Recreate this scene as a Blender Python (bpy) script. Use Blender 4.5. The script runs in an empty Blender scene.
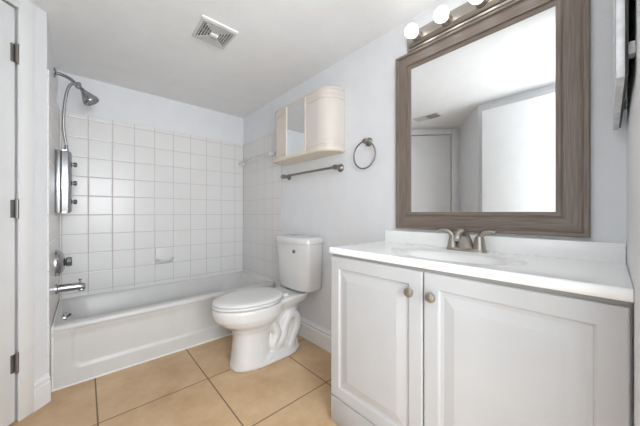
import bpy, bmesh, math, random
from mathutils import Vector, Matrix, noise
random.seed(3)
R = math.radians
SC = bpy.context.scene
COL = SC.collection
V = Vector

# ------------------------------------------------------------------ camera, light, exposure
cam_data = bpy.data.cameras.new('camera')
cam = bpy.data.objects.new('camera', cam_data); COL.objects.link(cam)
cam_data.sensor_width = 36; cam_data.lens = 36 * 262 / 640; cam_data.clip_start = 0.02
cam.location = (0, 0, 1.0); cam.rotation_euler = (R(90), 0, R(-41.9))
SC.camera = cam

world = bpy.data.worlds.new('world'); SC.world = world; world.use_nodes = True
world.node_tree.nodes['Background'].inputs[0].default_value = (0.93, 0.97, 1.0, 1)
world.node_tree.nodes['Background'].inputs[1].default_value = 3.6

fill = bpy.data.lights.new('doorway_fill', 'AREA')  # added soft fill behind the camera, no lamp is known there
fill.shape = 'RECTANGLE'; fill.size = 0.9; fill.size_y = 0.8; fill.energy = 36; fill.color = (0.92, 0.965, 1.0)
fill_o = bpy.data.objects.new('doorway_fill', fill); COL.objects.link(fill_o)
fill_o.location = (0.15, -1.0, 1.3); fill_o.rotation_euler = (R(101), 0, R(-8))
BULB_STRENGTH = 5.0

SC.view_settings.view_transform = 'Standard'; SC.view_settings.look = 'None'
SC.view_settings.gamma = 1.0; SC.view_settings.use_curve_mapping = False
SC.view_settings.exposure = 0.06
SC.cycles.diffuse_bounces = 8

# ------------------------------------------------------------------ materials
def mat(name, col, rough=0.5, metal=0.0, bump=None, var=None, coat=0.0, spec=0.5):
    """bump=(scale, strength, distance); var=(scale, second colour, low, high)"""
    m = bpy.data.materials.new(name); m.use_nodes = True
    nt = m.node_tree; b = nt.nodes['Principled BSDF']
    b.inputs['Base Color'].default_value = (*col, 1)
    b.inputs['Roughness'].default_value = rough
    b.inputs['Metallic'].default_value = metal
    b.inputs['Specular IOR Level'].default_value = spec
    if coat: b.inputs['Coat Weight'].default_value = coat; b.inputs['Coat Roughness'].default_value = 0.08
    tc = nt.nodes.new('ShaderNodeTexCoord')
    if bump:
        n = nt.nodes.new('ShaderNodeTexNoise'); n.inputs['Scale'].default_value = bump[0]; n.inputs['Detail'].default_value = 3
        bp = nt.nodes.new('ShaderNodeBump'); bp.inputs['Strength'].default_value = bump[1]; bp.inputs['Distance'].default_value = bump[2]
        nt.links.new(tc.outputs['Object'], n.inputs['Vector']); nt.links.new(n.outputs['Fac'], bp.inputs['Height'])
        nt.links.new(bp.outputs['Normal'], b.inputs['Normal'])
    sc, c2, lo, hi = var if var else (9.0, tuple(min(1, c * 0.97) for c in col), 0.35, 0.65)
    n2 = nt.nodes.new('ShaderNodeTexNoise'); n2.inputs['Scale'].default_value = sc; n2.inputs['Detail'].default_value = 5
    rp = nt.nodes.new('ShaderNodeValToRGB')
    rp.color_ramp.elements[0].position = lo; rp.color_ramp.elements[0].color = (*col, 1)
    rp.color_ramp.elements[1].position = hi; rp.color_ramp.elements[1].color = (*c2, 1)
    nt.links.new(tc.outputs['Object'], n2.inputs['Vector']); nt.links.new(n2.outputs['Fac'], rp.inputs['Fac'])
    nt.links.new(rp.outputs['Color'], b.inputs['Base Color'])
    return m

def tile_mat(name, ua, va, pu, pv, ou, ov, w, tile, tile2, grout, rough, groutrough=0.7, vscale=3.0, bumpd=0.0015):
    m = bpy.data.materials.new(name); m.use_nodes = True
    nt = m.node_tree; b = nt.nodes['Principled BSDF']; L = nt.links.new
    tc = nt.nodes.new('ShaderNodeTexCoord'); sp = nt.nodes.new('ShaderNodeSeparateXYZ'); L(tc.outputs['Object'], sp.inputs[0])
    def M(op, a, bb=None, c=None):
        n = nt.nodes.new('ShaderNodeMath'); n.operation = op
        for i, x in enumerate((a, bb, c)):
            if x is None: continue
            if isinstance(x, (int, float)): n.inputs[i].default_value = x
            else: L(x, n.inputs[i])
        return n.outputs[0]
    def edge(axis, p, o):
        t = M('SUBTRACT', sp.outputs[axis], o)
        return M('PINGPONG', t, p / 2)            # distance to nearest grout line
    d = M('MINIMUM', edge(ua, pu, ou), edge(va, pv, ov))
    mr = nt.nodes.new('ShaderNodeMapRange'); mr.interpolation_type = 'SMOOTHSTEP'
    L(d, mr.inputs['Value']); mr.inputs['From Min'].default_value = w * 0.35; mr.inputs['From Max'].default_value = w * 0.75
    n = nt.nodes.new('ShaderNodeTexNoise'); n.inputs['Scale'].default_value = vscale; n.inputs['Detail'].default_value = 8; n.inputs['Roughness'].default_value = 0.65
    L(tc.outputs['Object'], n.inputs['Vector'])
    rp = nt.nodes.new('ShaderNodeValToRGB'); rp.color_ramp.elements[0].position = .3; rp.color_ramp.elements[1].position = .7
    rp.color_ramp.elements[0].color = (*tile, 1); rp.color_ramp.elements[1].color = (*tile2, 1); L(n.outputs['Fac'], rp.inputs['Fac'])
    mx = nt.nodes.new('ShaderNodeMix'); mx.data_type = 'RGBA'
    mx.inputs['A'].default_value = (*grout, 1); L(rp.outputs['Color'], mx.inputs['B']); L(mr.outputs['Result'], mx.inputs['Factor'])
    L(mx.outputs['Result'], b.inputs['Base Color'])
    mr2 = nt.nodes.new('ShaderNodeMapRange'); L(mr.outputs['Result'], mr2.inputs['Value'])
    mr2.inputs['To Min'].default_value = groutrough; mr2.inputs['To Max'].default_value = rough; L(mr2.outputs['Result'], b.inputs['Roughness'])
    b.inputs['Specular IOR Level'].default_value = .4
    mr3 = nt.nodes.new('ShaderNodeMapRange'); mr3.interpolation_type = 'SMOOTHSTEP'
    L(d, mr3.inputs['Value']); mr3.inputs['From Min'].default_value = 0; mr3.inputs['From Max'].default_value = w * 2.2
    bp = nt.nodes.new('ShaderNodeBump'); bp.inputs['Strength'].default_value = .6; bp.inputs['Distance'].default_value = bumpd
    L(mr3.outputs['Result'], bp.inputs['Height']); L(bp.outputs['Normal'], b.inputs['Normal'])
    return m

def wood_mat(name):
    m = bpy.data.materials.new(name); m.use_nodes = True
    nt = m.node_tree; b = nt.nodes['Principled BSDF']; L = nt.links.new
    uv = nt.nodes.new('ShaderNodeUVMap'); mp = nt.nodes.new('ShaderNodeMapping'); L(uv.outputs[0], mp.inputs[0])
    mp.inputs['Scale'].default_value = (2.5, 90, 1)
    n = nt.nodes.new('ShaderNodeTexNoise'); n.inputs['Scale'].default_value = 3; n.inputs['Detail'].default_value = 6; n.inputs['Distortion'].default_value = .4
    L(mp.outputs[0], n.inputs['Vector'])
    rp = nt.nodes.new('ShaderNodeValToRGB'); rp.color_ramp.elements[0].position = .3; rp.color_ramp.elements[1].position = .72
    rp.color_ramp.elements[0].color = (.14, .108, .088, 1); rp.color_ramp.elements[1].color = (.255, .205, .172, 1)
    L(n.outputs['Fac'], rp.inputs['Fac']); L(rp.outputs['Color'], b.inputs['Base Color'])
    b.inputs['Roughness'].default_value = .42
    bp = nt.nodes.new('ShaderNodeBump'); bp.inputs['Strength'].default_value = .25; bp.inputs['Distance'].default_value = .001
    L(n.outputs['Fac'], bp.inputs['Height']); L(bp.outputs['Normal'], b.inputs['Normal'])
    return m

WALL = mat('wall_paint', (.74, .75, .77), .55, bump=(85, .5, .0025))
WALLB = mat('tub_wall_paint', (.72, .73, .75), .55, bump=(140, .2, .002))
CEIL = mat('ceiling_paint', (.80, .80, .80), .8, bump=(55, .35, .003))
TRIM = mat('trim_paint', (.80, .80, .80), .35)
DOORM = mat('door_paint', (.84, .845, .85), .38)
FLOOR = tile_mat('floor_tile', 0, 1, .507, .503, .046, 1.127, .006, (.47, .295, .155), (.66, .475, .29), (.17, .12, .08), .36, vscale=4)
TILEX = tile_mat('back_wall_tile', 0, 2, .1495, .149, .0195, .687, .0035, (.71, .705, .70), (.735, .73, .725), (.52, .44, .43), .24)
TILEY = tile_mat('side_wall_tile', 1, 2, .1495, .149, 1.985, .687, .0035, (.71, .705, .70), (.735, .73, .725), (.57, .49, .48), .24)
CERAM = mat('ceramic_white', (.70, .695, .685), .3)
PORC = mat('porcelain', (.67, .665, .66), .09, coat=.5)
SEATM = mat('toilet_seat_plastic', (.67, .665, .66), .22)
TUBM = mat('tub_enamel', (.61, .605, .595), .33)
CAULK = mat('caulk', (.80, .79, .77), .5)
CAB = mat('cabinet_paint', (.51, .51, .515), .38)
CABDARK = mat('dark_grey', (.33, .32, .31), .7)
COUNT = mat('cultured_marble', (.92, .92, .915), .18, coat=.4, var=(4, (.915, .915, .91), .4, .7))
NICK = mat('brushed_nickel', (.43, .395, .355), .36, 1.0, bump=(300, .06, .0005))
NICKD = mat('dark_nickel', (.30, .275, .25), .32, 1.0)
CHROME = mat('chrome', (.44, .445, .455), .13, 1.0)
PANEL = mat('polished_panel', (.34, .345, .36), .24, 1.0)
CHROMED = mat('dark_chrome', (.28, .28, .285), .22, 1.0)
BLACK = mat('black_rubber', (.02, .02, .02), .5)
GLASS = mat('mirror_silver', (.90, .91, .91), .005, 1.0)
for n_ in GLASS.node_tree.nodes:
    if n_.type == 'VALTORGB': n_.color_ramp.elements[1].color = (.90, .91, .91, 1)
CREAM = mat('cream_laminate', (.66, .60, .55), .35)
CREAMB = mat('cream_shelf', (.72, .65, .53), .4)
WOOD = wood_mat('grey_brown_wood')
SILVER = mat('silver_frame', (.75, .76, .78), .35, .3, var=(30, (.62, .63, .65), .4, .6))
GRILL = mat('fan_grille_plastic', (.56, .55, .53), .5)
DARK = mat('painted_shade', (.035, .035, .033), .8)
HINGE = mat('hinge_steel', (.30, .28, .26), .35, .9)
CLEAR = mat('clear_acrylic', (.9, .9, .9), .1)
CLEAR.node_tree.nodes['Principled BSDF'].inputs['Transmission Weight'].default_value = .85
ART = mat('picture_print', (.55, .57, .60), .25, var=(5, (.70, .71, .72), .4, .6))
BULB = bpy.data.materials.new('lit_bulb_glass'); BULB.use_nodes = True
_b = BULB.node_tree.nodes['Principled BSDF']
_b.inputs['Base Color'].default_value = (.9, .9, .88, 1)
_b.inputs['Emission Color'].default_value = (1.0, .985, .97, 1); _b.inputs['Emission Strength'].default_value = BULB_STRENGTH

# ------------------------------------------------------------------ helpers
def make(name, bm, m, parent=None, smooth=True, origin=None, auto=35):
    """link bm (world coordinates) as ONE mesh object under parent (an Empty at its own place)"""
    bmesh.ops.recalc_face_normals(bm, faces=bm.faces)
    off = V((0, 0, 0))
    if parent is not None:
        p = parent
        while p is not None: off += V(p.location); p = p.parent
    elif origin is not None: off = V(origin)
    for v in bm.verts: v.co -= off
    me = bpy.data.meshes.new(name)
    if smooth:
        for f in bm.faces: f.smooth = True
        for e in bm.edges:
            if len(e.link_faces) == 2 and e.calc_face_angle(0) > R(auto): e.smooth = False
    bm.to_mesh(me); bm.free()
    if m: me.materials.append(m)
    o = bpy.data.objects.new(name, me); COL.objects.link(o)
    if parent is not None: o.parent = parent
    elif origin is not None: o.location = origin
    return o

def thing(name, label, cat, loc, group=None):
    o = bpy.data.objects.new(name, None); COL.objects.link(o); o.location = loc; o.empty_display_size = .05
    o['label'] = label; o['category'] = cat
    if group: o['group'] = group
    return o
def tag(o, label, cat):
    o['label'] = label; o['category'] = cat; return o
def struct(name, bm, m, parent=None, **k):
    o = make(name, bm, m, parent, **k)
    if parent is None: o['kind'] = 'structure'
    return o
def struct_empty(name, loc):
    o = bpy.data.objects.new(name, None); COL.objects.link(o); o.location = loc; o['kind'] = 'structure'; return o

def BM(): return bmesh.new()
def box(bm, x0, x1, y0, y1, z0, z1, bev=0.0, seg=2, M=None):
    r = bmesh.ops.create_cube(bm, size=1)
    vs = r['verts']
    for v in vs:
        v.co = V(((x0 + x1) / 2 + v.co.x * (x1 - x0), (y0 + y1) / 2 + v.co.y * (y1 - y0), (z0 + z1) / 2 + v.co.z * (z1 - z0)))
    if bev:
        es = {e for v in vs for e in v.link_edges}
        g = bmesh.ops.bevel(bm, geom=list(es), offset=bev, segments=seg, profile=.5, affect='EDGES')
        vs = list({v for f in g['faces'] for v in f.verts} | {v for v in vs if v.is_valid})
    if M is not None:
        for v in vs: v.co = M @ v.co
    return bm
def prism(bm, pts, z0, z1, M=None):
    """extrude an xy polygon"""
    a = [bm.verts.new(V((p[0], p[1], z0))) for p in pts]; b = [bm.verts.new(V((p[0], p[1], z1))) for p in pts]
    n = len(pts)
    bm.faces.new(a); bm.faces.new(b)
    for i in range(n): bm.faces.new((a[i], a[(i + 1) % n], b[(i + 1) % n], b[i]))
    if M is not None:
        for v in a + b: v.co = M @ v.co
    return bm
def loft(bm, rings, cap0=True, cap1=True, close=True):
    R_ = [[bm.verts.new(V(p)) for p in r] for r in rings]
    n = len(R_[0])
    for a, b in zip(R_, R_[1:]):
        for i in range(n if close else n - 1):
            j = (i + 1) % n; bm.faces.new((a[i], a[j], b[j], b[i]))
    if cap0: bm.faces.new(R_[0])
    if cap1: bm.faces.new(R_[-1])
    return R_
def frame_of(d):
    d = d.normalized(); up = V((0, 0, 1)) if abs(d.z) < .95 else V((1, 0, 0))
    s = d.cross(up).normalized(); return s, s.cross(d).normalized()
def lathe(bm, prof, o, axis, n=32, cap0=True, cap1=True):
    """prof = [(distance along axis, radius)]"""
    a = V(axis).normalized(); s, t = frame_of(a); o = V(o)
    loft(bm, [[o + a * d + (s * math.cos(2 * math.pi * i / n) + t * math.sin(2 * math.pi * i / n)) * max(r, 1e-4) for i in range(n)] for d, r in prof], cap0, cap1)
    return bm
def smooth_path(pts, k=8):
    P = [V(p) for p in pts]; out = []
    for i in range(len(P) - 1):
        p0 = P[max(i - 1, 0)]; p1 = P[i]; p2 = P[i + 1]; p3 = P[min(i + 2, len(P) - 1)]
        for j in range(k):
            t = j / k
            out.append(.5 * ((2 * p1) + (-p0 + p2) * t + (2 * p0 - 5 * p1 + 4 * p2 - p3) * t * t + (-p0 + 3 * p1 - 3 * p2 + p3) * t ** 3))
    out.append(P[-1]); return out
def tube(bm, pts, rad, n=14, k=8, flat=1.0):
    """swept tube; rad a number or one radius per control point; flat squashes the vertical axis"""
    P = smooth_path(pts, k) if k > 1 else [V(p) for p in pts]
    m = len(P); rings = []
    prev = None
    for i, p in enumerate(P):
        d = (P[min(i + 1, m - 1)] - P[max(i - 1, 0)]).normalized()
        if prev is None: s, t = frame_of(d)
        else:
            s = (prev - d * prev.dot(d)).normalized(); t = s.cross(d).normalized()
        prev = s
        if isinstance(rad, (int, float)): r = rad
        else:
            f = i / (m - 1) * (len(rad) - 1); q = min(int(f), len(rad) - 2); r = rad[q] + (rad[q + 1] - rad[q]) * (f - q)
        rings.append([p + s * math.cos(2 * math.pi * j / n) * r + t * math.sin(2 * math.pi * j / n) * r * flat for j in range(n)])
    loft(bm, rings); return bm
def ball(bm, o, r, u=24, v=16, sc=(1, 1, 1)):
    g = bmesh.ops.create_uvsphere(bm, u_segments=u, v_segments=v, radius=r)
    for q in g['verts']: q.co = V((q.co.x * sc[0], q.co.y * sc[1], q.co.z * sc[2])) + V(o)
    return bm

# ------------------------------------------------------------------ dimensions
XR = 1.32            # right wall
YB = 2.753           # back wall
XL = -0.150          # wall at the tub's plumbing end
YS = 2.0           # its near end, where the diagonal wall begins
H = 2.06             # ceiling
YN = -0.032          # near wall (the doorway is in it)
XW = -0.27           # left wall behind the open door leaf
YT = 2.088           # tub front
E = V((-.695, -.719, 0)).normalized()     # along the diagonal wall
N = V((.719, -.695, 0)).normalized()      # out of it, into the room
P0 = V((XL, YS, 0))
def DG(t, d=0, z=0): return P0 + E * t + N * d + V((0, 0, z))
DL = 1.02

# ------------------------------------------------------------------ structure
bm = BM(); box(bm, -1.6, 1.5, -.14, 3.0, -.1, 0); struct('floor', bm, FLOOR, smooth=False)
bm = BM(); box(bm, -1.6, 1.5, -.14, 3.0, H, H + .1); struct('ceiling', bm, CEIL, smooth=False)
bm = BM(); box(bm, XR, XR + .12, -.14, 3.0, 0, H); wr = struct('wall_right', bm, WALL, smooth=False)
bm = BM(); box(bm, -.6, XR, YB, YB + .12, 0, H); wb = struct('wall_back', bm, WALLB, smooth=False)
bm = BM(); prism(bm, [(XL, YB), (XL, YS), (XL - .13, YS - .1345 + .12), (XL - .13, YB)], 0, H); wt = struct('wall_tub_end', bm, WALLB, smooth=False)
# diagonal wall with its door opening
T0, T1, DH = .137, .915, 1.975
bm = BM()
def dbox(bm, t0, t1, d0, d1, z0, z1, bev=0):
    M = Matrix(((E.x, N.x, 0, P0.x), (E.y, N.y, 0, P0.y), (0, 0, 1, 0), (0, 0, 0, 1)))
    return box(bm, t0, t1, d0, d1, z0, z1, bev, 2, M)
dbox(bm, .0, T0 - .012, -.1, 0, 0, H); dbox(bm, T1 + .012, DL, -.1, 0, 0, H); dbox(bm, T0 - .012, T1 + .012, -.1, 0, DH + .015, H); dbox(bm, T0 - .012, T1 + .012, -.1, -.06, 0, DH + .015)  # last slab is added behind the door to block light leaking in
struct('wall_diagonal', bm, WALL, smooth=False)
q = DG(DL); Lk = V((XW, .88, 0))
dn = (Lk - q).normalized(); nn = V((-dn.y, dn.x, 0))
bm = BM(); prism(bm, [q, Lk, Lk + V((-.12, 0, 0)), q - nn * -.0 + V((-.10, -.12, 0))], 0, H); struct('wall_link', bm, WALL, smooth=False)
bm = BM(); box(bm, XW - .12, XW, YN - .1, .88, 0, H); struct('wall_left', bm, WALL, smooth=False)
bm = BM(); box(bm, .64, XR, YN - .1, YN, 0, H); box(bm, XW, -.175, YN - .1, YN, 0, H); box(bm, -.175, .64, YN - .1, YN, 2.0, H)
struct('wall_near', bm, WALL, smooth=False)

# tile panels: pattern in the material, bullnose edge in the mesh
bm = BM(); box(bm, XL + .008, XR - .008, YB - .008, YB + .004, .352, 1.766, .003); make('tile_panel', bm, TILEX, wb, smooth=False)
bm = BM(); box(bm, XR - .008, XR + .004, 1.985, YB - .0085, .352, 1.766, .003); box(bm, XR - .008, XR + .004, 1.985, 2.086, .0, .3525, .003); make('tile_panel', bm, TILEY, wr, smooth=False)
bm = BM(); box(bm, XL - .004, XL + .008, YS + .008, YB - .0085, .352, 1.766, .003); box(bm, XL - .004, XL + .008, YS + .008, 2.086, .0, .3525, .003); make('tile_panel', bm, TILEY, wt, smooth=False)

# baseboards
def base_prof(bm, a, b, n):
    """baseboard from a to b along the wall whose room side is n"""
    prof = [(0, 0), (.015, 0), (.016, .104), (.010, .110), (.010, .116), (.013, .122), (.012, .130), (.005, .140), (.005, .147), (0, .15)]
    a, b, n = V(a), V(b), V(n)
    loft(bm, [[p + n * d + V((0, 0, z)) for d, z in prof] for p in (a, b)]); return bm
bm = BM(); base_prof(bm, (XR, .909, 0), (XR, 1.984, 0), (-1, 0, 0)); struct('baseboard_right', bm, TRIM, auto=20)
bm = BM(); base_prof(bm, DG(-.006), DG(T0 - .066), N); struct('baseboard_diagonal', bm, TRIM, auto=20)
bm = BM(); base_prof(bm, Lk, q, nn if nn.x > 0 else -nn); struct('baseboard_link', bm, TRIM, auto=20)

# door in the diagonal wall
d1 = struct_empty('door_1', DG((T0 + T1) / 2))
bm = BM(); dbox(bm, T0 + .002, T1 - .002, -.038, -.003, .006, DH, .002); make('door_panel', bm, DOORM, d1)
bm = BM()
for a, b_ in ((T0 - .068, T0 - .003), (T1 + .003, T1 + .068)): dbox(bm, a, b_, 0, .014, 0, DH + .07, .004)
dbox(bm, T0 - .003, T1 + .003, 0, .014, DH + .005, DH + .07, .004)
make('door_casing', bm, TRIM, d1)
for z in (.285, 1.02, 1.76):
    bm = BM(); a = DG(T0 + .002, .008, z)
    lathe(bm, [(-.049, .003), (-.046, .0065), (-.042, .0065), (.042, .0065), (.046, .0065), (.049, .003)], a, (0, 0, 1), 14)
    dbox(bm, T0 + .002, T0 + .02, -.004, .002, z - .042, z + .042)
    h = make('hinge', bm, HINGE, d1); h['label'] = 'steel hinge'
bm = BM(); lathe(bm, [(0, .03), (.006, .03), (.01, .012), (.03, .011), (.04, .024), (.052, .028), (.062, .02), (.066, .0)], DG(T1 - .065, -.003, .95), N, 24)
make('door_knob', bm, NICK, d1)

# entry door leaf, swung open against the left wall (seen in the mirror)
d2 = struct_empty('door_2', (-.168, .03, 0))
bm = BM(); box(bm, -.186, -.151, .035, .812, .01, 1.955, .002); make('door_panel', bm, DOORM, d2)
for z in (.2, 1.0, 1.78):
    bm = BM(); lathe(bm, [(-.045, .0065), (.045, .0065)], (-.168, .028, z), (0, 0, 1), 12); h = make('hinge', bm, HINGE, d2); h['label'] = 'steel hinge'
bm = BM(); lathe(bm, [(0, .03), (.006, .03), (.01, .012), (.03, .011), (.04, .024), (.052, .028), (.062, .02), (.066, .0)], (-.186, .75, .92), (-1, 0, 0), 24); make('door_knob', bm, NICK, d2)
bm = BM(); box(bm, XW, XW + .014, YN + .01, .775, 1.965, 2.03, .004); struct('trim_1', bm, TRIM)

# ------------------------------------------------------------------ bathtub
def rrect(x0, x1, y0, y1, r, z, n=10):
    pts = []
    for cx, cy, a0 in ((x1 - r, y1 - r, 0), (x0 + r, y1 - r, 90), (x0 + r, y0 + r, 180), (x1 - r, y0 + r, 270)):
        for i in range(n + 1):
            a = R(a0 + 90 * i / n); pts.append(V((cx + r * math.cos(a), cy + r * math.sin(a), z)))
    return pts
X0, X1, Y0, Y1, ZR = XL + .0082, XR - .0082, YT, YB - .0082, .36
tub = thing('bathtub', 'long white enamel bathtub with a recessed front panel along the tiled wall', 'bathtub', ((X0 + X1) / 2, (Y0 + Y1) / 2, 0))
bm = BM()
rings = [rrect(X0, X1, Y0 + .035, Y1, .012, .002), rrect(X0, X1, Y0 + .035, Y1, .012, .30), rrect(X0, X1, Y0 + .004, Y1, .012, .325),
         rrect(X0, X1, Y0, Y1, .014, .338), rrect(X0, X1, Y0 + .003, Y1, .016, .352), rrect(X0 + .004, X1 - .004, Y0 + .012, Y1 - .003, .02, ZR),
         rrect(X0 + .022, X1 - .05, Y0 + .065, Y1 - .022, .10, ZR), rrect(X0 + .030, X1 - .06, Y0 + .075, Y1 - .030, .11, .352),
         rrect(X0 + .036, X1 - .075, Y0 + .082, Y1 - .038, .12, .33), rrect(X0 + .055, X1 - .15, Y0 + .10, Y1 - .06, .14, .20),
         rrect(X0 + .095, X1 - .26, Y0 + .125, Y1 - .09, .14, .09), rrect(X0 + .15, X1 - .33, Y0 + .18, Y1 - .15, .12, .06)]
loft(bm, rings); make('tub_shell', bm, TUBM, tub, auto=50)
# apron: a grid with the recessed panel pressed in
bm = BM(); nx, nz = 150, 46; G = []
ss = lambda a, b, x: (lambda t: t * t * (3 - 2 * t))(min(1, max(0, (x - a) / (b - a))))
for j in range(nz + 1):
    row = []
    for i in range(nx + 1):
        x = X0 + (X1 - X0) * i / nx; z = .002 + .328 * j / nz
        # distance inside the rounded panel
        px0, px1, pz0, pz1, rr = X0 + .085, X1 - .085, .095, .40, .05
        dx = max(px0 + rr - x, x - (px1 - rr), 0); dz = max(pz0 + rr - z, 0)
        sd = rr - math.hypot(dx, dz) if (dx > 0 or dz > 0) else min(x - px0, px1 - x, z - pz0)
        dep = .011 * ss(-.004, .012, sd)
        top = .012 * ss(.27, .33, z)
        row.append(bm.verts.new((x, Y0 + .008 + dep - top * (1 if sd < 0 else 1), z)))
    G.append(row)
for j in range(nz):
    for i in range(nx): bm.faces.new((G[j][i], G[j][i + 1], G[j + 1][i + 1], G[j + 1][i]))
r = bmesh.ops.extrude_face_region(bm, geom=bm.faces[:])
for v in r['geom']:
    if isinstance(v, bmesh.types.BMVert): v.co.y = Y0 + .034
make('apron', bm, TUBM, tub, auto=60)
bm = BM(); tube(bm, [(X0 + .002, Y0 + .006, .004), (X1 - .002, Y0 + .006, .004)], .006, 8, 1); tube(bm, [(X0 + .0055, Y0 + .01, ZR), (X0 + .0055, Y1 - .0055, ZR), (X1 - .0055, Y1 - .0055, ZR), (X1 - .0055, Y0 + .01, ZR)], .005, 8, 1); tube(bm, [(X0 + .0055, Y0 + .004, .004), (X0 + .0055, Y0 + .004, ZR - .004)], .005, 8, 1); o = make('caulk_bead', bm, CAULK, tub)
bm = BM(); a = V((X0 + .041, 2.42, .305)); lathe(bm, [(-.004, .036), (.004, .036), (.009, .03), (.010, .0)], a, (1, 0, -.12), 28); ov = make('overflow_plate', bm, CHROME, tub)
bm = BM(); tube(bm, [a + V((.008, 0, .004)), a + V((.022, 0, .012)), a + V((.03, 0, .022))], [.005, .006, .007], 10); make('trip_lever', bm, CHROMED, ov)
bm = BM(); lathe(bm, [(0, .03), (.003, .03), (.004, .022), (.002, .0)], (X0 + .28, 2.42, .06), (0, 0, 1), 24); make('drain', bm, CHROME, tub)

# ------------------------------------------------------------------ tub and shower fittings on the plumbing wall
XT = XL + .008; YC = 2.42
sp = thing('tub_spout', 'chrome tub spout with a diverter knob below the round valve', 'spout', (XT, YC, .505))
bm = BM()
rings = []
for d, ry, rz, dz in ((.0, .034, .034, 0), (.008, .034, .034, 0), (.012, .027, .026, 0), (.06, .026, .025, 0), (.105, .026, .024, -.001), (.13, .025, .024, -.004), (.142, .022, .021, -.007), (.146, .012, .012, -.008)):
    rings.append([V((XT + d, YC + ry * math.cos(a), (.505) + dz + rz * math.sin(a))) for a in [2 * math.pi * i / 24 for i in range(24)]])
loft(bm, rings); box(bm, XT + .108, XT + .138, YC - .018, YC + .018, .470, .490, .006); make('spout_body', bm, CHROME, sp)
bm = BM(); lathe(bm, [(0, .005), (.016, .004), (.017, .008), (.026, .008), (.028, .0)], (XT + .118, YC, .525), (0, 0, 1), 16); make('diverter_knob', bm, CHROMED, sp)

va = thing('shower_valve', 'round chrome shower valve plate with a knob above the tub spout', 'valve', (XT, YC, .675))
bm = BM(); lathe(bm, [(0, .086), (.005, .086), (.018, .083), (.034, .066), (.044, .04), (.046, .0)], (XT, YC, .675), (1, 0, 0), 40); make('escutcheon', bm, CHROME, va)
bm = BM(); lathe(bm, [(.034, .02), (.046, .018), (.048, .026), (.054, .031), (.072, .031), (.078, .027), (.079, .0)], (XT, YC, .675), (1, 0, 0), 8); make('knob', bm, CHROMED, va, auto=25)

pn = thing('shower_column', 'slim chrome shower panel with three knobs fixed to the tiled end wall', 'shower panel', (XT, YC, 1.0))
bm = BM(); box(bm, XT, XT + .026, YC - .062, YC + .062, 1.0, 1.405, .004); make('back_plate', bm, PANEL, pn)
bm = BM(); box(bm, XT + .026, XT + .032, YC - .058, YC + .058, 1.004, 1.402); make('gasket', bm, BLACK, pn)
bm = BM()
prof = [(XT + .032, YC - .062), (XT + .06, YC - .060), (XT + .072, YC - .045), (XT + .077, YC - .02), (XT + .078, YC), (XT + .077, YC + .02), (XT + .072, YC + .045), (XT + .06, YC + .06), (XT + .032, YC + .062)]
rings = []
for z, s in ((1.0, .75), (1.006, .93), (1.016, 1), (1.39, 1), (1.402, .93), (1.408, .75)):
    rings.append([V((XT + .032 + (x - XT - .032) * s, YC + (y - YC) * (s if s > .9 else .95), z)) for x, y in prof])
loft(bm, rings); make('front_shell', bm, PANEL, pn)
for z in (1.075, 1.20, 1.325):
    bm = BM(); lathe(bm, [(0, .012), (.008, .011), (.009, .016), (.022, .017), (.026, .013), (.027, .0)], (XT + .077, YC, z), (1, 0, 0), 12); make('jet_knob', bm, CHROMED, pn, auto=25)
bm = BM(); lathe(bm, [(0, .014), (.018, .014), (.02, .010), (.045, .009), (.047, .0)], (XT + .05, YC, 1.407), (0, 0, 1), 16); make('hose_connector', bm, CHROME, pn)

sh = thing('overhead_shower', 'chrome shower head with a metal hose on a bent arm above the tile', 'shower head', (XL, YC, 1.91))
bm = BM(); lathe(bm, [(0, .032), (.004, .032), (.010, .022), (.012, .011)], (XL, YC, 1.912), (1, 0, 0), 24); make('flange', bm, CHROMED, sh)
bm = BM(); tube(bm, [(XL + .004, YC, 1.912), (XL + .035, YC, 1.911), (XL + .075, YC, 1.898), (XL + .108, YC, 1.868)], .0105); make('shower_arm', bm, CHROMED, sh)
dv = V((.74, -.1, -.66)).normalized(); jt = V((XL + .108, YC, 1.868))
bm = BM(); lathe(bm, [(-.012, .012), (-.010, .015), (.004, .015), (.006, .012), (.03, .012), (.032, .009)], jt, dv, 18)
ball(bm, jt + dv * .012, .019, 16, 10); lathe(bm, [(0, .01), (.028, .01), (.03, .012), (.036, .012)], jt + dv * .012, (.1, -.9, .2), 12); make('diverter_joint', bm, CHROME, sh)
hd = jt + dv * .038; dh = V((.55, -.12, -.83)).normalized()
bm = BM(); lathe(bm, [(-.012, .010), (0, .013), (.012, .016), (.03, .024), (.055, .037), (.075, .047), (.088, .049), (.092, .047)], hd, dh, 32); make('head', bm, CHROME, sh)
bm = BM(); lathe(bm, [(.0905, .044), (.094, .043), (.0945, .0)], hd, dh, 32)
for ring, k in ((.012, 6), (.024, 12), (.036, 18)):
    s, t = frame_of(dh)
    for i in range(k):
        a = 2 * math.pi * i / k; ball(bm, hd + dh * .0945 + (s * math.cos(a) + t * math.sin(a)) * ring, .0028, 8, 6)
make('spray_face', bm, CHROMED, sh)
ho = BM(); tube(ho, [jt + V((.008, -.012, -.006)), (XL + .085, YC - .02, 1.858), (XL + .062, YC - .02, 1.80), (XL + .048, YC - .012, 1.68), (XL + .046, YC - .004, 1.55), (XT + .05, YC, 1.456)], .0085, 12)
make('hose', ho, CHROME, sh)

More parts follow.
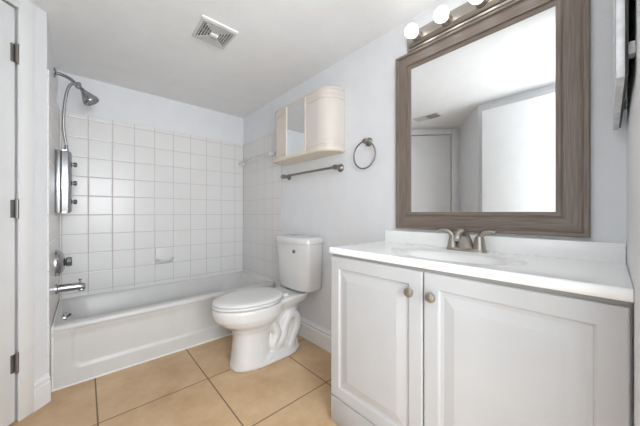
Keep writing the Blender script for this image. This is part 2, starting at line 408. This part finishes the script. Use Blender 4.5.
# soap dish (one tile wide) on the back wall
YF = YB - .008
so = thing('soap_dish', 'white ceramic soap dish set in the tiled back wall', 'soap dish', (.545, YF, .54))
bm = BM(); box(bm, .472, .616, YF - .016, YF, .545, .685, .005, 3); make('backing', bm, CERAM, so)
bm = BM()
def tray(z, d, w, k=20): return [V((.545 + w * math.cos(a), YF - .008 + min(0, -d * abs(math.sin(a)) ** .6), z)) for a in [math.pi * i / k for i in range(k + 1)]]
loft(bm, [tray(.556, .045, .052), tray(.560, .07, .063), tray(.585, .082, .068), tray(.588, .080, .067), tray(.586, .070, .058), tray(.572, .062, .052)]); make('tray', bm, CERAM, so)

# clear towel bar on the tiled part of the right wall
XTR = XR - .008
cr = thing('clear_towel_bar', 'clear rod on white brackets across the tiled corner above the tub', 'towel bar', (XTR, 2.38, 1.54))
for y in (2.07, 2.70):
    bm = BM(); box(bm, XTR - .010, XTR, y - .028, y + .028, 1.505, 1.575, .006, 3); box(bm, XTR - .07, XTR - .004, y - .012, y + .012, 1.525, 1.556, .008, 3); make('bracket', bm, CERAM, cr)
bm = BM(); tube(bm, [(XTR - .052, 2.078, 1.54), (XTR - .052, 2.692, 1.54)], .009, 12, 1); make('rod', bm, CLEAR, cr)

# ------------------------------------------------------------------ toilet
YC2 = 1.625
to = thing('toilet', 'white porcelain toilet with closed lid between the tub and the vanity', 'toilet', (.95, YC2, 0))
def egg(x0, x1, hw, z, xm=None, n=40, p=2.0, yc=YC2):
    """outline pointed towards x0 (front), blunter at x1"""
    xm = xm if xm is not None else x0 + (x1 - x0) * .58
    out = []
    for i in range(n):
        a = 2 * math.pi * i / n; c, s = math.cos(a), math.sin(a)
        cx = math.copysign(abs(c) ** (2 / p), c); sy = math.copysign(abs(s) ** (2 / p), s)
        out.append(V((xm + (x1 - xm) * cx if cx > 0 else xm + (xm - x0) * cx, yc + hw * sy, z)))
    return out
bm = BM()
loft(bm, [egg(.690, 1.215, .124, .0, .96, p=2.7), egg(.692, 1.215, .122, .020, .96, p=2.7), egg(.700, 1.205, .112, .034, .96, p=2.7), egg(.715, 1.20, .108, .060, .98, p=2.8), egg(.73, 1.19, .07, .075, .98, p=2.8)])      # foot
loft(bm, [egg(.697, .955, .116, .012, .84, p=2.5), egg(.706, .955, .108, .08, .84, p=2.5), egg(.716, .955, .103, .17, .84, p=2.4), egg(.712, .965, .106, .225, .84, p=2.3),
          egg(.685, 1.0, .126, .262, .85), egg(.625, 1.04, .162, .300, .85), egg(.590, 1.07, .179, .335, .86), egg(.578, 1.08, .184, .372, .86), egg(.578, 1.08, .184, .400, .86), egg(.588, 1.07, .176, .405, .86)])   # column and bowl
loft(bm, [egg(.90, 1.19, .062, .03, 1.04, p=3.4), egg(.90, 1.19, .060, .2, 1.04, p=3.4), egg(.88, 1.21, .08, .31, 1.04, p=3), egg(.88, 1.26, .13, .365, 1.05, p=3.4), egg(.90, 1.27, .145, .40, 1.05, p=3.6), egg(1.07, 1.27, .145, .418, 1.12, p=3.6)])   # web and rear deck
for s in (1, -1):                                                                       # trapway in relief on both flanks
    tube(bm, [(.90, YC2 + s * .070, .285), (.955, YC2 + s * .074, .245), (.985, YC2 + s * .076, .175), (.955, YC2 + s * .076, .105), (.985, YC2 + s * .078, .085), (1.035, YC2 + s * .078, .135), (1.055, YC2 + s * .076, .215), (1.095, YC2 + s * .074, .275), (1.150, YC2 + s * .070, .255), (1.160, YC2 + s * .066, .18), (1.125, YC2 + s * .066, .115), (1.10, YC2 + s * .07, .05)],
         [.036, .034, .032, .030, .030, .031, .033, .035, .036, .036, .036, .036], 14)
bw = make('bowl', bm, PORC, to)
rm = bw.modifiers.new('remesh', 'REMESH'); rm.mode = 'VOXEL'; rm.voxel_size = .007; rm.use_smooth_shade = True
sm = bw.modifiers.new('smooth', 'SMOOTH'); sm.factor = .5; sm.iterations = 9
bm = BM()
loft(bm, [egg(.586, 1.03, .178, .4085, .86), egg(.580, 1.035, .183, .412, .86), egg(.580, 1.035, .183, .421, .86), egg(.586, 1.03, .178, .425, .86)]); make('seat', bm, SEATM, to, auto=60)
bm = BM()
loft(bm, [egg(.586, 1.055, .178, .4285, .86), egg(.581, 1.06, .183, .432, .86), egg(.581, 1.06, .183, .438, .86), egg(.588, 1.055, .177, .445, .86), egg(.63, 1.04, .155, .4495, .86), egg(.70, .98, .10, .452, .86), egg(.78, .92, .04, .453, .86)]); make('lid', bm, SEATM, to, auto=60)
for s in (1, -1):
    bm = BM(); box(bm, 1.035, 1.075, YC2 + s * .075 - .022, YC2 + s * .075 + .022, .4055, .432, .007, 3); make('seat_hinge', bm, SEATM, to)
def tank_ring(z, hw, xf, bow, xb=XR - .012, n=24, rc=.03):
    pts = []
    for i in range(n + 1):                                                              # bowed front from left to right
        t = -1 + 2 * i / n
        e = abs(t) ** 6
        pts.append(V((xf + bow * t * t + rc * e, YC2 + hw * t, z)))
    pts += [V((xb - .02, YC2 + hw, z)), V((xb, YC2 + hw - .015, z)), V((xb, YC2, z)), V((xb, YC2 - hw + .015, z)), V((xb - .02, YC2 - hw, z))]
    return pts
bm = BM(); loft(bm, [tank_ring(.425, .165, 1.16, .02), tank_ring(.432, .185, 1.145, .022), tank_ring(.447, .192, 1.137, .025), tank_ring(.6, .203, 1.128, .028), tank_ring(.775, .213, 1.12, .03)]); make('tank', bm, PORC, to, auto=50)
bm = BM(); loft(bm, [tank_ring(.776, .215, 1.115, .03), tank_ring(.779, .221, 1.108, .03), tank_ring(.806, .222, 1.106, .03), tank_ring(.818, .216, 1.112, .03), tank_ring(.823, .20, 1.128, .03)]); tl = make('tank_lid', bm, PORC, to, auto=50)
bm = BM(); lathe(bm, [(0, .024), (.004, .024), (.006, .02), (.007, 0)], (1.20, YC2 + .02, .822), (0, 0, 1), 24); make('flush_button', bm, CHROME, tl)
bm = BM(); lathe(bm, [(-.004, .013), (.003, .013), (.006, .010), (.007, 0)], (1.125, 1.535, .722), (-1, -.15, 0), 20); make('badge', bm, CHROMED, to)
bm = BM(); box(bm, 1.175, 1.25, YC2 - .07, YC2 + .07, .412, .43, .004); make('tank_gasket', bm, BLACK, to)
for s in (1, -1):
    bm = BM(); lathe(bm, [(-.004, .014), (.008, .013), (.014, .008), (.016, 0)], (.93, YC2 + s * .117, .022), (0, 0, 1), 16); make('bolt_cap', bm, SEATM, to)

# ------------------------------------------------------------------ vanity cabinet
XF = .883; YV0, YV1 = YN + .001, .908
vc = thing('vanity_cabinet', 'white two door vanity cabinet with raised panels and nickel knobs', 'cabinet', (1.1, .43, 0))
bm = BM(); box(bm, XF + .0215, XR - .017, YV1 - .016, YV1, .0, .80, .001); box(bm, XF + .0215, XR - .017, YV0, YV0 + .016, 0, .80, .001)
box(bm, XR - .03, XR - .017, YV0 + .016, YV1 - .016, .0, .70); box(bm, XF + .0215, XR - .03, YV0 + .016, YV1 - .016, .10, .116); box(bm, XF + .0215, XF + .034, .43, .457, .116, .80); make('body', bm, CAB, vc)
bm = BM(); box(bm, XF + .012, XF + .021, YV0 + .004, YV1 - .004, .785, .805); make('top_rail', bm, CABDARK, vc)  # darker colour stands in for the shade in the gap below the counter
bm = BM(); box(bm, XF + .002, XF + .0205, YV0, YV1, .0, .125, .003); make('toe_board', bm, CAB, vc)
def door(y0, y1, z0, z1):
    """raised-panel door facing -x: nested rectangles at different depths"""
    bm = BM()
    def rc(i, d): return [V((XF + d, y0 + i, z0 + i)), V((XF + d, y1 - i, z0 + i)), V((XF + d, y1 - i, z1 - i)), V((XF + d, y0 + i, z1 - i))]
    rings = [rc(0, .0195), rc(0, .004), rc(.002, .001), rc(.005, 0), rc(.050, 0), rc(.054, .002), rc(.057, .006), rc(.068, .007), rc(.098, .0015), rc(.102, .0005)]
    loft(bm, rings); return make('door', bm, CAB, vc, smooth=False)
for y0, y1, yk in ((.446, .906, .487), (-.027, .441, .408)):
    dr = door(y0, y1, .130, .792)
    bm = BM(); lathe(bm, [(-.001, .008), (.010, .007), (.014, .011), (.018, .017), (.023, .018), (.028, .015), (.031, .007), (.0315, 0)], (XF, yk, .716), (-1, 0, 0), 24); make('knob', bm, NICK, dr)

# countertop: one moulded slab with the basin pressed into it, backsplash as its part
XC = .876; ZC = .835
vt = thing('vanity_countertop', 'glossy white vanity countertop with moulded oval basin and backsplash', 'countertop', (1.1, .43, .807))
bm = BM(); nx, ny = 60, 90; G = []
bx, by, rx, ry = 1.068, .43, .130, .225
yL, yR = .914, YN + .001
def hgt(x, y):
    q = math.hypot((x - bx) / rx, (y - by) / ry)
    z = ZC - .004 * (1 - ss(1.0, 1.1, q))
    if q < 1.06: z = ZC - .004 - .10 * (1 - ss(0, 1, min(1, q / 1.06)) ** .75) if q < 1.06 else z
    return z
for i in range(nx + 1):
    row = []
    for j in range(ny + 1):
        x = XC + .008 + (XR - .002 - XC - .008) * i / nx; y = yR + (yL - .006 - yR) * j / ny
        row.append(bm.verts.new((x, y, hgt(x, y))))
    G.append(row)
for i in range(nx):
    for j in range(ny): bm.faces.new((G[i][j], G[i + 1][j], G[i + 1][j + 1], G[i][j + 1]))
def skirt(vs, steps):
    prev = vs
    for fn in steps:
        cur = [bm.verts.new(fn(v.co.copy())) for v in vs]
        for k in range(len(vs) - 1): bm.faces.new((prev[k], prev[k + 1], cur[k + 1], cur[k]))
        prev = cur
    return prev
skirt([G[0][j] for j in range(ny + 1)], [lambda c: V((XC + .003, c.y, ZC - .002)), lambda c: V((XC, c.y, ZC - .008)), lambda c: V((XC, c.y, ZC - .026)), lambda c: V((XC + .003, c.y, ZC - .0285)), lambda c: V((XC + .04, c.y, ZC - .0285))])
skirt([G[i][ny] for i in range(nx + 1)], [lambda c: V((c.x, yL - .002, ZC - .002)), lambda c: V((c.x, yL, ZC - .008)), lambda c: V((c.x, yL, ZC - .0285)), lambda c: V((c.x, yL - .02, ZC - .0285))])
bmesh.ops.remove_doubles(bm, verts=bm.verts, dist=.0004)
make('counter', bm, COUNT, vt, auto=60)
bm = BM(); box(bm, XR - .022, XR - .002, yR, .882, ZC - .002, .901, .004, 3); make('backsplash', bm, COUNT, vt)
bm = BM(); lathe(bm, [(0, .022), (.003, .022), (.004, .015), (.001, 0)], (1.085, .43, ZC - .103), (0, 0, 1), 24); make('drain', bm, CHROME, vt)

# faucet
FX, FY = 1.248, .43
fa = thing('faucet', 'brushed nickel two handle faucet standing on the white countertop', 'faucet', (FX, FY, ZC))
bm = BM(); loft(bm, [[V((FX + .03 * c(2 * math.pi * i / 40, 0), FY + .08 * c(2 * math.pi * i / 40, 1), z)) for i in range(40)] for z, c in [(ZC, lambda a, k: (math.copysign(abs(math.cos(a)) ** .7, math.cos(a)), math.copysign(abs(math.sin(a)) ** .55, math.sin(a)))[k])] + [(ZC + .008, lambda a, k: (math.copysign(abs(math.cos(a)) ** .7, math.cos(a)), math.copysign(abs(math.sin(a)) ** .55, math.sin(a)))[k])] + [(ZC + .012, lambda a, k: (.88 * math.copysign(abs(math.cos(a)) ** .7, math.cos(a)), .96 * math.copysign(abs(math.sin(a)) ** .55, math.sin(a)))[k])]])
make('base_plate', bm, NICK, fa)
bm = BM()
sec = []
for (x, z, wy, wt, tx, tz) in ((FX + .0, ZC + .010, .036, .029, 1, 0), (FX - .004, ZC + .032, .030, .027, 1, .1), (FX - .016, ZC + .060, .023, .022, .85, .5), (FX - .036, ZC + .079, .0185, .0165, .45, .9), (FX - .062, ZC + .084, .0165, .0135, 0, 1), (FX - .086, ZC + .075, .016, .0125, -.4, .9), (FX - .101, ZC + .058, .0145, .012, -.75, .65), (FX - .103, ZC + .052, .011, .009, -.8, .6)):
    l = math.hypot(tx, tz); tx, tz = tx / l, tz / l
    sec.append([V((x + tx * wt * math.cos(a), FY + wy * math.sin(a), z + tz * wt * math.cos(a))) for a in [2 * math.pi * i / 24 for i in range(24)]])
loft(bm, sec); make('spout', bm, NICK, fa, auto=60)
for s in (1, -1):
    y = FY + s * .054
    bm = BM(); lathe(bm, [(.009, .025), (.022, .0225), (.05, .018), (.062, .016), (.066, .012), (.067, 0)], (FX, y, ZC), (0, 0, 1), 24)
    tube(bm, [(FX, y, ZC + .050), (FX - .001, y + s * .005, ZC + .066), (FX - .004, y + s * .020, ZC + .080), (FX - .006, y + s * .040, ZC + .085), (FX - .007, y + s * .060, ZC + .083)], [.0145, .012, .0095, .008, .0065], 14, 8, .8)
    make('handle', bm, NICK, fa)
bm = BM(); lathe(bm, [(.008, .003), (.05, .003), (.052, .0055), (.06, .0055), (.062, 0)], (FX + .036, FY, ZC), (0, 0, 1), 12); make('lift_rod', bm, NICK, fa)

# ------------------------------------------------------------------ framed wall mirror
MY0, MY1, MZ0, MZ1 = .050, .812, .914, 1.864
wm = thing('wall_mirror', 'large rectangular mirror in a wide grey-brown wood frame above the countertop', 'mirror', (XR, .43, .91))
bm = BM(); uvl = bm.loops.layers.uv.new('UVMap')
prof = [(0, .002), (0, .022), (.004, .026), (.014, .026), (.016, .019), (.019, .0165), (.024, .018), (.060, .0215), (.068, .0225), (.070, .0165), (.073, .0155), (.076, .018), (.088, .0165), (.091, .013), (.091, .004)]   # inset, height off the wall
def fr(i, h): return [V((XR - h, MY0 + i, MZ0 + i)), V((XR - h, MY1 - i, MZ0 + i)), V((XR - h, MY1 - i, MZ1 - i)), V((XR - h, MY0 + i, MZ1 - i))]
ring = [fr(*p) for p in prof]
for s in range(4):
    e = (s + 1) % 4
    for k in range(len(prof) - 1):
        vs = [bm.verts.new(p) for p in (ring[k][s], ring[k][e], ring[k + 1][e], ring[k + 1][s])]
        f = bm.faces.new(vs)
        for lp, v in zip(f.loops, vs):
            al = v.co.y if s in (0, 2) else v.co.z
            ac = prof[k][0] if lp in (f.loops[0], f.loops[1]) else prof[k + 1][0]
            lp[uvl].uv = (al + s * 1.7, ac + s * .31)
make('frame', bm, WOOD, wm, smooth=False)
bm = BM(); box(bm, XR - .0125, XR - .005, MY0 + .086, MY1 - .086, MZ0 + .086, MZ1 - .086); make('mirror_pane', bm, GLASS, wm, smooth=False)

# ------------------------------------------------------------------ vanity light bar
vl = thing('vanity_light', 'brushed nickel vanity light bar with glowing round bulbs above the mirror', 'light fixture', (XR, .38, 1.92))
bm = BM(); box(bm, XR - .014, XR - .001, .005, .748, 1.872, 1.972, .006, 3)
make('base_plate', bm, NICK, vl)
bm = BM()
def cs(y, i): return [V((XR - .013, y, 1.884 + i)), V((XR - .022, y, 1.888 + i)), V((XR - .034, y, 1.902 + i)), V((XR - .034, y, 1.942 - i)), V((XR - .022, y, 1.956 - i)), V((XR - .013, y, 1.96 - i))]
loft(bm, [cs(.735, .006), cs(.728, 0), cs(.025, 0), cs(.018, .006)]); make('ridge', bm, NICK, vl, auto=20)
for k in range(5):
    y = .676 - .1485 * k
    bm = BM(); lathe(bm, [(.032, .023), (.036, .026), (.042, .026), (.046, .0235), (.062, .0225), (.064, .0)], (XR, y, 1.918), (-1, 0, 0), 24); sk = make('socket', bm, NICK, vl)
    bm = BM(); lathe(bm, [(.062, .012)] + [(.094 - .0325 * math.cos(a), max(.0325 * math.sin(a), .0002)) for a in [math.pi * i / 18 for i in range(2, 19)]], (XR, y, 1.918), (-1, 0, 0), 28)
    b = make('bulb', bm, BULB, sk, auto=80); b['label'] = 'glowing white globe bulb'

# ------------------------------------------------------------------ towel ring and towel bar
tr = thing('towel_ring', 'brushed nickel towel ring hanging on the wall left of the mirror', 'towel ring', (XR, 1.03, 1.44))
bm = BM(); lathe(bm, [(0, .027), (.006, .027), (.012, .020), (.018, .012), (.034, .011), (.038, .015), (.046, .016), (.052, .012), (.054, 0)], (XR, 1.012, 1.442), (-1, 0, 0), 24); tube(bm, [(XR - .043, 1.0, 1.440), (XR - .043, 1.028, 1.440)], .009, 12, 1); make('post', bm, NICKD, tr)
bm = BM(); c = V((XR - .042, 1.018, 1.357)); n_ = 48; rr = .083
rings = []
for i in range(n_ + 1):
    a = 2 * math.pi * i / n_; d = V((0, math.cos(a), math.sin(a)))
    rings.append([c + d * (rr + .0048 * math.cos(q_)) + V((.0048 * math.sin(q_), 0, 0)) for q_ in [2 * math.pi * j / 10 for j in range(10)]])
loft(bm, rings, False, False); bmesh.ops.remove_doubles(bm, verts=bm.verts, dist=.0003); make('ring', bm, NICKD, tr)

tb = thing('towel_bar', 'brushed nickel towel bar mounted below the cream wall cabinet', 'towel bar', (XR, 1.56, 1.31))
bm = BM(); tube(bm, [(XR - .06, 1.235, 1.311), (XR - .06, 1.888, 1.311)], .0085, 14, 1); make('bar', bm, NICKD, tb)
for y in (1.252, 1.868):
    bm = BM(); lathe(bm, [(0, .027), (.006, .027), (.012, .020), (.02, .012), (.042, .011), (.047, .016), (.062, .018), (.072, .014), (.075, 0)], (XR, y, 1.311), (-1, 0, 0), 22); make('post', bm, NICKD, tb)
    s = 1 if y > 1.5 else -1
    bm = BM(); lathe(bm, [(-.016, .010), (.012, .012), (.02, .014), (.03, .012), (.034, 0)], (XR - .06, y, 1.311), (0, s, 0), 18); make('finial', bm, NICKD, tb)

# ------------------------------------------------------------------ cream wall cabinet with curved ends
CY0, CY1, CXF = 1.218, 1.930, 1.166
def outline(off, y0=CY0, y1=CY1):
    """right end at the wall -> curve -> straight front -> curve -> wall; off moves it outwards"""
    pts = [V((XR - .002, y0 - off, 0))]; r = .115; cx = CXF + r; cy = y0 + r
    for i in range(13):
        a = R(90 * i / 12); pts.append(V((cx - (r + off) * math.sin(a), cy - (r + off) * math.cos(a), 0)))
    cy = y1 - r
    for i in range(13):
        a = R(90 * i / 12); pts.append(V((cx - (r + off) * math.cos(a), cy + (r + off) * math.sin(a), 0)))
    pts.append(V((XR - .002, y1 + off, 0))); return pts
wc = thing('wall_cabinet', 'cream wall cabinet with curved side doors and a mirrored center door', 'cabinet', (XR, 1.57, 1.42))
bm = BM(); prism(bm, outline(-.018), 1.437, 1.826); make('body', bm, CREAM, wc)
bm = BM(); prism(bm, outline(.010), 1.420, 1.4365); prism(bm, outline(.004), 1.414, 1.42); make('shelf_base', bm, CREAMB, wc)
bm = BM(); prism(bm, outline(.002), 1.8265, 1.838); make('top_board', bm, CREAM, wc)
ol = outline(0); il = outline(-.0175)
def strip(i0, i1, za, zb, off0, off1, bm):
    a = outline(off1)[i0:i1]; b_ = outline(off0)[i0:i1]
    return prism(bm, a + b_[::-1], za, zb)
def side_door(i0, i1, cut, front_first):
    bm = BM()
    def seg(za, zb, o1):
        a = outline(o1)[i0:i1]; b_ = outline(-.0175)[i0:i1]
        if front_first: a = [V((a[0].x, cut, 0))] + a; b_ = [V((b_[0].x, cut, 0))] + b_
        else: a = a + [V((a[-1].x, cut, 0))]; b_ = b_ + [V((b_[-1].x, cut, 0))]
        prism(bm, a + b_[::-1], za, zb)
    zs = [1.4375, 1.462, 1.464, 1.487, 1.489, 1.766, 1.768, 1.791, 1.793, 1.8255]
    offs = [0, -.0035, .001, -.0035, -.0005, -.0035, .001, -.0035, 0]
    for k in range(9): seg(zs[k], zs[k + 1], offs[k])
    return make('door', bm, CREAM, wc, smooth=True, auto=25)
side_door(0, 14, 1.447, False)
side_door(14, 28, 1.705, True)
bm = BM(); y0, y1 = 1.4495, 1.7025
box(bm, CXF - .006, CXF + .014, y0, y0 + .012, 1.4375, 1.8255, .002); box(bm, CXF - .006, CXF + .014, y1 - .018, y1, 1.4375, 1.8255, .002)
box(bm, CXF - .004, CXF + .014, y0 + .012, y1 - .018, 1.4375, 1.443, .001); box(bm, CXF - .004, CXF + .014, y0 + .012, y1 - .018, 1.82, 1.8255, .001)
md = make('mirror_door', bm, CREAM, wc)
bm = BM(); box(bm, CXF, CXF + .006, y0 + .0125, y1 - .0185, 1.4435, 1.8195); make('mirror_pane', bm, GLASS, md, smooth=False)

# ------------------------------------------------------------------ framed picture on the near wall, seen edge-on
pf = thing('picture_frame', 'silver framed picture on the wall beside the vanity, seen edge on', 'picture', (1.05, YN, 1.6))
bm = BM(); x0, x1, z0, z1 = .80, 1.296, 1.272, 1.94
for a in ((x0, x0 + .035, z0, z1), (x1 - .035, x1, z0, z1), (x0 + .035, x1 - .035, z0, z0 + .035), (x0 + .035, x1 - .035, z1 - .035, z1)): box(bm, a[0], a[1], -.0160, -.0040, a[2], a[3], .0012)
make('frame', bm, SILVER, pf)
bm = BM(); box(bm, x0 + .03, x1 - .03, -.0115, -.0065, z0 + .03, z1 - .03); make('print', bm, ART, pf, smooth=False)
bm = BM(); box(bm, x0 + .004, x1 - .004, -.0205, -.0160, z0 + .004, z1 - .004); make('backing', bm, BLACK, pf, smooth=False)  # black sheet stands in for the shadow gap between frame and wall
for xx in (x0 + .02, x1 - .06):
    bm = BM(); box(bm, xx, xx + .03, YN + .0015, -.0205, z0 + .05, z0 + .075, .002); make('bumper', bm, TRIM, pf)
pf.rotation_euler.z = .006

# ------------------------------------------------------------------ ceiling exhaust fan grille
ef = thing('exhaust_fan', 'square exhaust fan grille on the ceiling, directly visible above the bathroom', 'ceiling vent', (.567, 1.567, H))
fx0, fx1, fy0, fy1 = .472, .662, 1.472, 1.662
bm = BM(); box(bm, fx0 + .004, fx1 - .004, fy0 + .004, fy1 - .004, H - .004, H); make('shade_plate', bm, DARK, ef, smooth=False)  # flat dark plate, paints the shade behind the louvers
bm = BM()
def sqring(bm, a, b_, zt, zb):
    x0, x1, y0, y1 = fx0 + a, fx1 - a, fy0 + a, fy1 - a; w = b_ - a
    for q_ in ((x0, x1, y0, y0 + w), (x0, x1, y1 - w, y1), (x0, x0 + w, y0 + w, y1 - w), (x1 - w, x1, y0 + w, y1 - w)): box(bm, *q_, zb, zt)
sqring(bm, 0, .012, H, H - .013)
make('rim', bm, GRILL, ef, smooth=False)
bm = BM()
for k in range(5):
    a = .0175 + .0135 * k; sqring(bm, a, a + .0048, H - .004, H - .012)
box(bm, fx0 + .02, fx0 + .08, 1.5665, 1.5685, H - .006, H - .004); box(bm, fx1 - .08, fx1 - .02, 1.5665, 1.5685, H - .006, H - .004)
box(bm, .5665, .5685, fy0 + .012, fy1 - .012, H - .007, H - .005)
make('louver', bm, GRILL, ef, smooth=False)
bm = BM(); box(bm, .567 - .022, .567 + .022, 1.567 - .013, 1.567 + .013, H - .02, H - .004, .003); make('center_badge', bm, TRIM, ef)
bm = BM(); box(bm, fx0 - .006, fx1 + .006, fy0 - .014, fy0 - .0002, H - .010, H, .003); make('front_lip', bm, TRIM, ef)

# air register on the ceiling near the diagonal door (seen in the mirror)
ar = thing('air_register', 'slatted metal air register on the ceiling, seen in the large mirror', 'ceiling vent', (-.2, 1.34, H))
bm = BM(); box(bm, -.265, -.135, 1.23, 1.50, H - .006, H); box(bm, -.255, -.145, 1.24, 1.36, H - .008, H - .005); make('plate', bm, GRILL, ar, smooth=False)
bm = BM(); box(bm, -.25, -.15, 1.245, 1.355, H - .0095, H - .008); make('shade_plate', bm, DARK, ar, smooth=False)  # thin dark sheet in place of the shade between the slats
for k in range(5):
    bm = BM(); x = -.24 + .02 * k; box(bm, x - .003, x + .003, 1.245, 1.355, H - .016, H - .009); make('slat', bm, CABDARK, ar, smooth=False)
